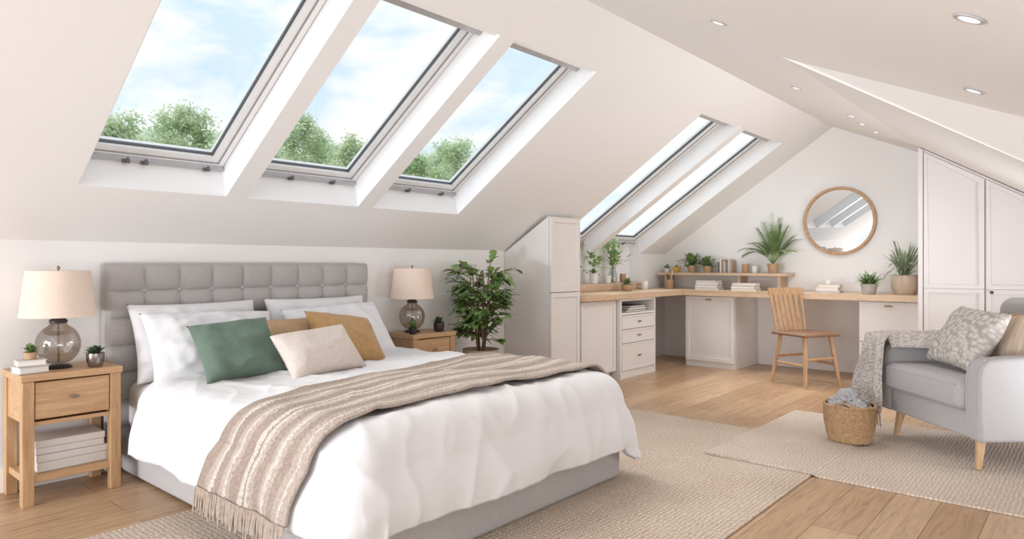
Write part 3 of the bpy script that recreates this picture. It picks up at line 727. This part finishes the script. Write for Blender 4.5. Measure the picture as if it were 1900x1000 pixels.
lathe(b, [(0, 0), (.022, 0), (.024, .006), (.045, .035), (.048, .055), (.044, .055), (.04, .036), (.018, .01), (0, .01)], 28); obj('body', b, YELL, t, True)
b = NB(); bush(b, .03, .012, 22, .05, .02, 1.2, .2); obj('greenery', b, LEAFL, t, True)
plant('trailing_plant', 'bushy mid green plant in clay pot on the wall shelf', (6.76, 3.30, .931), (.05, .04, .075), TERRA, LEAFM, lambda b, z: bush(b, z, .10, 90, .10, .035, .9, .45))
plant('trailing_plant', 'spreading green plant in clay pot next to the shelf books', (6.76, 3.12, .931), (.05, .042, .07), TERRA, LEAFM, lambda b, z: bush(b, z, .08, 70, .10, .03, .8, .5))
bk = [(110, 106, 104), (228, 222, 215), (168, 138, 120), (206, 197, 188), (128, 134, 140), (222, 208, 192), (190, 170, 150)]
y = 3.00
for k, c in enumerate(bk):
    w = [.02, .016, .022, .018, .024, .016, .02][k]; y -= w/2
    book(['dark grey book leftmost in the shelf row', 'white book second in the shelf row', 'reddish brown book third in the shelf row', 'greige book in the middle of the shelf row', 'slate grey book after the middle of the shelf row', 'cream book second from the right in the shelf row', 'light brown book rightmost in the shelf row'][k],
         (6.79, y, .931), (w, .11, .11+.011*((k*3) % 4)), R(-90), bookmat(*c), 'books upright on the wall shelf', standing=True); y -= w/2+.002
cup('tan tumbler right of the shelf books', (6.77, 2.72, .931), .034, .09, TERRA, handle=False)
cup('white ceramic cup beside the tan tumbler on the shelf', (6.78, 2.63, .931), .03, .07, WHITEP, handle=False)
plant('potted_palm', 'tall feathery palm in a tan pot at the right end of the shelf', (6.74, 2.43, .931), (.056, .042, .095), TERRA, LEAFP, lambda b, z: fronds(b, z, 28, .52, .11, .010, 1.3, .6, 22))
def stack(x, y, z, n, w, d, cols, where, group, rz0=0):
    names = ['bottom', 'second', 'third', 'fourth', 'fifth']
    for k in range(n):
        h = .018+.006*((k*2) % 3)
        pos = 'bottom' if k == 0 else ('top' if k == n-1 else names[k])
        book('%s book, %s of the stack %s' % (cols[k][0], pos, where), (x, y+.004*((k % 2)*2-1), z), (w-.012*k, d-.006*k, h), rz0+R(rnd(-6, 6)), bookmat(*cols[k][1]), group); z += h+.0006
cs = [('off-white', (226, 218, 210)), ('taupe', (160, 146, 134)), ('white', (236, 232, 228)), ('light grey', (196, 192, 190))]
stack(6.57, 3.02, .761, 4, .17, .24, cs, 'below the shelf plants', 'book stack below the shelf plants')
stack(6.48, 2.60, .761, 3, .16, .24, [cs[2], cs[1], cs[0]], 'below the shelf mugs', 'book stack below the shelf cups')
stack(6.58, 1.86, .761, 3, .15, .20, [cs[3], cs[2], ('cream', (222, 208, 190))], 'under the mirror', 'book stack under the mirror')
cup('small white cup on the book stack under the mirror', (6.58, 1.87, .835), .026, .035, WHITEP, handle=False)
plant('grassy_plant', 'low grassy plant in a grey pot on the worktop', (6.44, 1.50, .761), (.07, .05, .09), GREYP, LEAFM, lambda b, z: (blades(b, z, 110, .15, .011, .8, .6, .04), bush(b, z, .04, 40, .06, .022, .9, .4)))
plant('spiky_plant', 'large arching grey green plant in a wide clay pot beside the wardrobe', (6.60, 1.26, .761), (.10, .08, .165), CLAY, LEAFG, lambda b, z: (blades(b, z, 60, .40, .012, 1.2, .85, .03), fronds(b, z, 10, .36, .07, .008, 1.4, .5, 16)), .015)

# ------------------------------------------------------------------ desk chair
t = thing('desk_chair', 'wooden slat back chair standing at the desk', 'chair', (5.98, 1.885, 0), R(-27))
t.scale = (.96, .96, .97)
b = NB(); box(b, -.205, .205, -.20, .20, .43, .46, .014, 3); obj('seat', b, SEATW, t, True)
for sx in (-1, 1):
    for sy in (-1, 1):
        b = NB(); tube(b, [(sx*.145, sy*.14, .429), (sx*.172, sy*.17, .2), (sx*.195, sy*.195, 0)], [.020, .018, .014], 12); obj('leg', b, CHAIRW, t, True)
def lp(sx, sy, z): f = 1-z/.43; return Vector((sx*(.145+.05*f), sy*(.14+.055*f), z))
for a, c, z in (((-1, -1), (1, -1), .24), ((-1, 1), (1, 1), .24), ((-1, -1), (-1, 1), .19), ((1, -1), (1, 1), .19)):
    b = NB(); tube(b, [lp(*a, z), lp(*c, z)], .013, 8); obj('stretcher', b, CHAIRW, t, True)
def bkp(x, z): f = (z-.46)/.4; return Vector((x*(1+.10*f), .165+.075*f+.03*(1-(x/.18)**2)*f, z))
for sx in (-1, 1):
    b = NB(); tube(b, [bkp(sx*.165, .455), bkp(sx*.165, .65), bkp(sx*.165, .82)], [.014, .014, .012], 10); obj('back_post', b, CHAIRW, t, True)
for k in range(5):
    x = -.108+.054*k; b = NB()
    for z0, z1 in ((.455, .65), (.65, .78)):
        p, q = bkp(x, z0), bkp(x, z1); w2_ = .020
        hexa(b, [p+Vector((-w2_, -.005, 0)), p+Vector((w2_, -.005, 0)), p+Vector((w2_, .005, 0)), p+Vector((-w2_, .005, 0)), q+Vector((-w2_, -.005, 0)), q+Vector((w2_, -.005, 0)), q+Vector((w2_, .005, 0)), q+Vector((-w2_, .005, 0))])
    obj('back_slat', b, CHAIRW, t)
b = NB(); n = 12; V = []
for i in range(n+1):
    x = -.18+.36*i/n; p = bkp(x, .815)
    V.append([b.verts.new(p+Vector((0, dy, dz))) for dy, dz in ((-.011, -.04), (.011, -.04), (.013, .022), (-.009, .022))])
for i in range(n):
    for k in range(4): b.faces.new((V[i][k], V[i][(k+1) % 4], V[i+1][(k+1) % 4], V[i+1][k]))
b.faces.new(V[0]); b.faces.new(V[n][::-1]); obj('top_rail', b, CHAIRW, t, True)

# ------------------------------------------------------------------ armchair
ARZ = R(223); AC = Vector((4.48, .43, .0125))
AM = Matrix.Translation(AC) @ Matrix.Rotation(ARZ, 4, 'Z')
t = thing('armchair', 'pale grey upholstered armchair with tapered wooden legs', 'armchair', AC, ARZ)
b = NB(); box(b, -.345, .345, -.37, .30, .15, .285, .015, 3); obj('seat_base', b, CHAIRF, t, True)
b = NB(); box(b, -.325, .325, -.425, .235, .2855, .435, .045, 6)
for v in b.verts:
    if v.co.z > .38: v.co.z += .02*max(0, 1-(v.co.x/.3)**2)
cu = obj('seat_cushion', b, CHAIRF, t, True, ang=80)
b = NB(); tube(b, [(-.295, -.42, .41), (.295, -.42, .41)], .005, 6); tube(b, [(-.295, -.42, .312), (.295, -.42, .312)], .005, 6); obj('piping', b, CHAIRF, cu, True)
for s in (-1, 1):
    b = NB(); pr = [(-.385, .15), (-.395, .30), (-.395, .46), (-.386, .515), (-.35, .546), (-.27, .555), (0, .567), (.22, .605), (.32, .635), (.36, .62), (.36, .15)]
    prism(b, pr, 'x', s*.32, s*.42)
    bmesh.ops.recalc_face_normals(b, faces=b.faces[:])
    bmesh.ops.bevel(b, geom=b.edges[:], offset=.024, segments=5, affect='EDGES', profile=.5, clamp_overlap=True)
    a_ = obj('arm', b, CHAIRF, t, True, ang=80)
    b = NB()
    for xx in (s*.402, s*.338): tube(b, [(xx, -.384, .18), (xx, -.396, .30), (xx, -.396, .46), (xx, -.386, .515), (xx, -.35, .548)], .004, 6)
    obj('piping', b, CHAIRF, a_, True)
b = NB(); box(b, -.36, .36, .24, .385, .152, .80, .06, 6)
for v in b.verts:
    f = max(0, (v.co.z-.3)/.5); v.co.y += .05*f; v.co.z += .04*f*(1-(v.co.x/.36)**2)
obj('backrest', b, CHAIRF, t, True, ang=80)
for sx in (-1, 1):
    for sy in (-1, 1):
        b = NB(); tube(b, [(sx*.32, sy*.31, .151), (sx*.335, sy*.335, 0)], [.024, .014], 14); obj('leg', b, LEGW, t, True)
def achair(lx, ly, lz): return AM @ Vector((lx, ly, lz))
cushion('cushion', 'chunky knitted grey cushion at the front of the armchair', 'cushion', KNIT, .42, .36, .16, achair(.01, -.16, .61), R(-32), ARZ-R(4), R(3), None, 31, wr=.006, ears=.08, n=44)
cushion('cushion', 'tan striped cushion behind the knitted one on the armchair', 'cushion', STRIPEC, .28, .30, .10, achair(.07, .02, .60), R(-24), ARZ, R(-8), None, 35, ears=.08)
cushion('cushion', 'mustard cushion against the backrest of the armchair', 'cushion', MUST, .32, .33, .12, achair(.155, .08, .60), R(-18), ARZ+R(8), R(-6), None, 37, ears=.08)
# cream throw over the far arm
t = thing('throw_blanket', 'cream fringed throw hanging over the far arm of the armchair', 'blanket', AC, ARZ)
def ath(l, w):
    W = 2*w-1; s = l*1.0
    if s < .42: y = -.04-s*.862; z = .592+.006*(1-l)
    else:
        q = (s-.42)/.58; a = min(1, q/.16)*PI/2; y = -.402-.035*math.sin(a)-.045*q; z = .542+.05*math.cos(a)-max(0, q-.16)*.46
    x = -.375+W*(.125+.028*math.sin(l*9))+.015*math.sin(l*14)
    z -= .06*max(0, abs(W)-.55)/.45*(1 if s < .42 else 0)
    k = noise.noise(Vector((W*3.2, l*1.5, 2)))*.03*(1 if s > .42 else .15)
    return Vector((x, y-abs(k)*(1 if s > .42 else 0)-(.014+.014*math.cos(W*9) if s > .5 else 0), z+(.012*math.cos(W*9) if s < .42 else 0)))
b = NB(); grid(b, ath, 60, 30); o = obj('blanket', b, GTHROW, t, True, ang=180)
md = o.modifiers.new('thick', 'SOLIDIFY'); md.thickness = .012; md.offset = 0
b = NB()
for k in range(24):
    p = ath(1, (k+.5)/24); L = rnd(.07, .10); tube(b, [p, p+Vector((rnd(-.006, .006), rnd(-.01, .004), -L*.5)), p+Vector((rnd(-.012, .012), rnd(-.012, .004), -L))], [.004, .005, .003], 5)
obj('fringe', b, GTHROW, t, True)

# wicker basket with wool balls
BK = Vector((4.165, 1.07, .0215))
t = thing('wicker_basket', 'round wicker basket on the rug beside the armchair', 'basket', BK)
def bas(u, v):
    a = 2*PI*u; h = .20; r = .108+.026*math.sin(v*PI*.62); k = v*15
    r += .0035*math.cos(2*PI*k)*(1 if int(u*44) % 2 else -1) + .002
    return Vector((r*math.cos(a), r*math.sin(a), .002+h*v))
b = NB(); grid(b, bas, 88, 90, wrap=True); lathe(b, [(0, .002), (.106, .002), (.106, .006), (0, .006)], 40)
o = obj('body', b, BASK, t, True, ang=70)
b = NB()
tube(b, [(.134*math.cos(2*PI*k/40), .134*math.sin(2*PI*k/40), .203+.003*math.sin(k*1.7)) for k in range(41)], .0085, 8, False); obj('rim', b, BASK, t, True)
for s in (-1, 1):
    b = NB(); tube(b, [(s*.132, -.045, .195), (s*.139, -.04, .22), (s*.142, 0, .232), (s*.139, .04, .22), (s*.132, .045, .195)], .006, 7); obj('handle', b, BASK, t, True)
for k, (x, y, z, r) in enumerate(((-.055, -.045, .19, .048), (.055, -.04, .19, .046), (.0, .055, .195, .048), (-.03, 0.0, .245, .042), (.065, .045, .19, .04), (-.075, .04, .185, .04), (.04, .01, .24, .038))):
    b = NB(); bmesh.ops.create_icosphere(b, subdivisions=5, radius=r)
    for v in b.verts:
        nn = v.co.normalized(); rg = 1-2*abs(noise.noise(nn*2.2+Vector((k*3, 1, 5))))
        v.co += nn*(.014*noise.noise(nn*2.5+Vector((k*7, 0, 0)))+.006*noise.noise(nn*8+Vector((k, 3, 1)))+.012*rg)
    o = obj('wool_ball', b, WOOL, None, True, loc=BK+Vector((x, y, z)), ang=180)
    tag(o, 'soft pale grey wool ball heaped in the wicker basket', 'wool ball', 'wool balls heaped in the basket')

# ------------------------------------------------------------------ outdoors seen through the skylights
b = NB(); box(b, -30, 70, 8, 80, -5.2, -5.0); struct('ground', b, GRASS)
def crown(seedv):
    random.seed(seedv); b = NB(); cl = []
    for k in range(60):
        a = rnd(0, 2*PI); e = rnd(-.9, 1.5); cl.append(Vector((math.cos(a)*math.cos(e)*1.3, math.sin(a)*math.cos(e)*1.3, math.sin(e)*1.7))*rnd(.45, .95))
    for c in cl:
        for q in range(140):
            p = c+Vector((random.gauss(0, .2), random.gauss(0, .2), random.gauss(0, .17))); d = Vector((rnd(-1, 1), rnd(-1, 1), rnd(-.8, .8))).normalized(); s = d.cross(Vector((rnd(-1, 1), rnd(-1, 1), rnd(-1, 1)))).normalized()
            l = rnd(.045, .085)
            b.faces.new([b.verts.new(p-d*l), b.verts.new(p+s*l*.6), b.verts.new(p+d*l), b.verts.new(p-s*l*.6)])
    return b
protos = []
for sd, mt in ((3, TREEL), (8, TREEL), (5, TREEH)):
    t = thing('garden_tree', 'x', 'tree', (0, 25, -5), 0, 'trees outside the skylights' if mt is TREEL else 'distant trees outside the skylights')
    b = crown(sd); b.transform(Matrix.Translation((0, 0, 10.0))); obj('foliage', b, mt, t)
    b = NB(); tube(b, [(0, 0, 0), (.1, 0, 4), (0, .05, 8), (0, 0, 10.0)], [.3, .24, .16, .04], 10)
    for k in range(7):
        a = k*.9; z = 8.0+.22*k; tube(b, [(0, 0, z), (.4*math.cos(a), .4*math.sin(a), z+.3), (.8*math.cos(a), .8*math.sin(a), z+.7)], [.05, .03, .012], 6)
    obj('trunk', b, BARK, t, True); protos.append(t)
TR = [(8.4, 6.2, 'hazy tree at the left edge of the left skylight'), (10.8, 6.8, 'rounded tree in the middle of the left skylight'), (13.0, 6.3, 'tree behind the right frame of the left skylight'),
      (15.6, 7.2, 'taller tree at the left of the middle skylight'), (18.1, 6.7, 'lower tree at the right of the middle skylight'), (21.6, 6.5, 'small tree at the left of the right skylight'),
      (24.6, 7.6, 'large rounded tree in the middle of the right skylight'), (27.6, 6.7, 'tree at the right edge of the right skylight')]
for k, (x, top, lb) in enumerate(TR):
    f = (22.5, 28.0)[k % 2]/25
    loc = (x*f, 25*f, 1.02+(top-1.02)*f-11.75)
    if k < 2: o = protos[k]; o.location = loc; o['label'] = lb
    else: o = dup(protos[k % 2], loc, k*1.1, lb)
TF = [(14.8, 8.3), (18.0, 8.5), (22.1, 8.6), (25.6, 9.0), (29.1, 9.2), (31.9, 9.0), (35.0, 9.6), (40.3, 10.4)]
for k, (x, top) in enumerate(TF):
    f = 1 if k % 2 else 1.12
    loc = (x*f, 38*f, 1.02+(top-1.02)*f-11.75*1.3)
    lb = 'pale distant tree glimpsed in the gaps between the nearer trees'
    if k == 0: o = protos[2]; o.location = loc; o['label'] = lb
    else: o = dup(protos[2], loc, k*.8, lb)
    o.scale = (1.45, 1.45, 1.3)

# ------------------------------------------------------------------ sky, light, camera
w = bpy.data.worlds.new('sky'); scene.world = w; w.use_nodes = True; nt = w.node_tree
bg = nt.nodes['Background']; tc = nt.nodes.new('ShaderNodeTexCoord')
mp = nt.nodes.new('ShaderNodeMapping'); mp.inputs['Scale'].default_value = (1.5, 1.5, 3.2); mp.inputs['Location'].default_value = (1.35, .6, .2); nt.links.new(tc.outputs['Generated'], mp.inputs[0])
cl = nz(nt, mp.outputs[0], 3.4, 8, .3, .55)
fac = ramp(nt, cl, [(.42, (0, 0, 0, 1)), (.57, (1, 1, 1, 1))])
sp = nt.nodes.new('ShaderNodeSeparateXYZ'); nt.links.new(tc.outputs['Generated'], sp.inputs[0])
blue = ramp(nt, sp.outputs['Z'], [(0, (.90, .95, 1, 1)), (.2, (.70, .85, 1, 1)), (.8, (.48, .72, .98, 1))])
nt.links.new(mixc(nt, 'MIX', fac, blue, (1.0, 1.0, 1.0, 1)), bg.inputs['Color']); bg.inputs['Strength'].default_value = 1.05

def light(kind, name, loc, target, energy, col, **kw):
    l = bpy.data.lights.new(name, kind); l.energy = energy; l.color = col
    for k, v in kw.items(): setattr(l, k, v)
    o = bpy.data.objects.new(name, l); COL.objects.link(o); o.location = loc
    o.rotation_euler = (Vector(target)-Vector(loc)).to_track_quat('-Z', 'Y').to_euler(); return o
light('SUN', 'sun', (0, 8, 10), (.9, 1.5, 0), 2.9, (1, .99, .98), angle=R(40))
light('AREA', 'fill_light', (-4.5, 1.5, 1.3), (4, 1.7, 1.3), 105, (.96, .98, 1), shape='RECTANGLE', size=4.0, size_y=2.2)  # added fill beyond the open near end, out of view
light('AREA', 'fill_light', (1.2, -.84, .55), (2.2, 3.0, 2.0), 19, (.93, .96, 1), shape='RECTANGLE', size=3.6, size_y=.6)  # added unseen fill low on the right, brightens the left slope
light('AREA', 'fill_light', (4.7, -.6, .4), (4.4, 2.8, 1.9), 20, (.93, .96, 1), shape='RECTANGLE', size=1.6, size_y=.5, spread=R(110))  # added unseen fill by the right wall, lifts the far slope
light('AREA', 'fill_light', (-5.0, 3.0, .25), (4.6, 1.0, 2.0), 210, (.89, .94, 1), shape='RECTANGLE', size=1.6, size_y=.5)  # added low uplight outside the room, whitens the right-hand ceiling
for x, y, lb in DL:      # the lamps in the recessed spotlights over the desk end
    if y > 1.2:
        z = p1z(y)-.02
        light('SPOT', 'spotlight_lamp', (x, y+.008, z), (x, y+.45, z-1), 15, (1, .98, .96), spot_size=R(150), spot_blend=1, shadow_soft_size=.06)

cam = bpy.data.cameras.new('camera'); co = bpy.data.objects.new('camera', cam); COL.objects.link(co)
cam.sensor_width = 36; cam.lens = 1257/1900*36; cam.shift_y = -10/1900; cam.clip_start = .02; cam.clip_end = 300
co.location = (0, 0, 1.02); co.rotation_euler = (R(90), 0, R(-49.1))
scene.camera = co
scene.view_settings.view_transform = 'Standard'
scene.view_settings.look = 'None'
scene.view_settings.exposure = .12
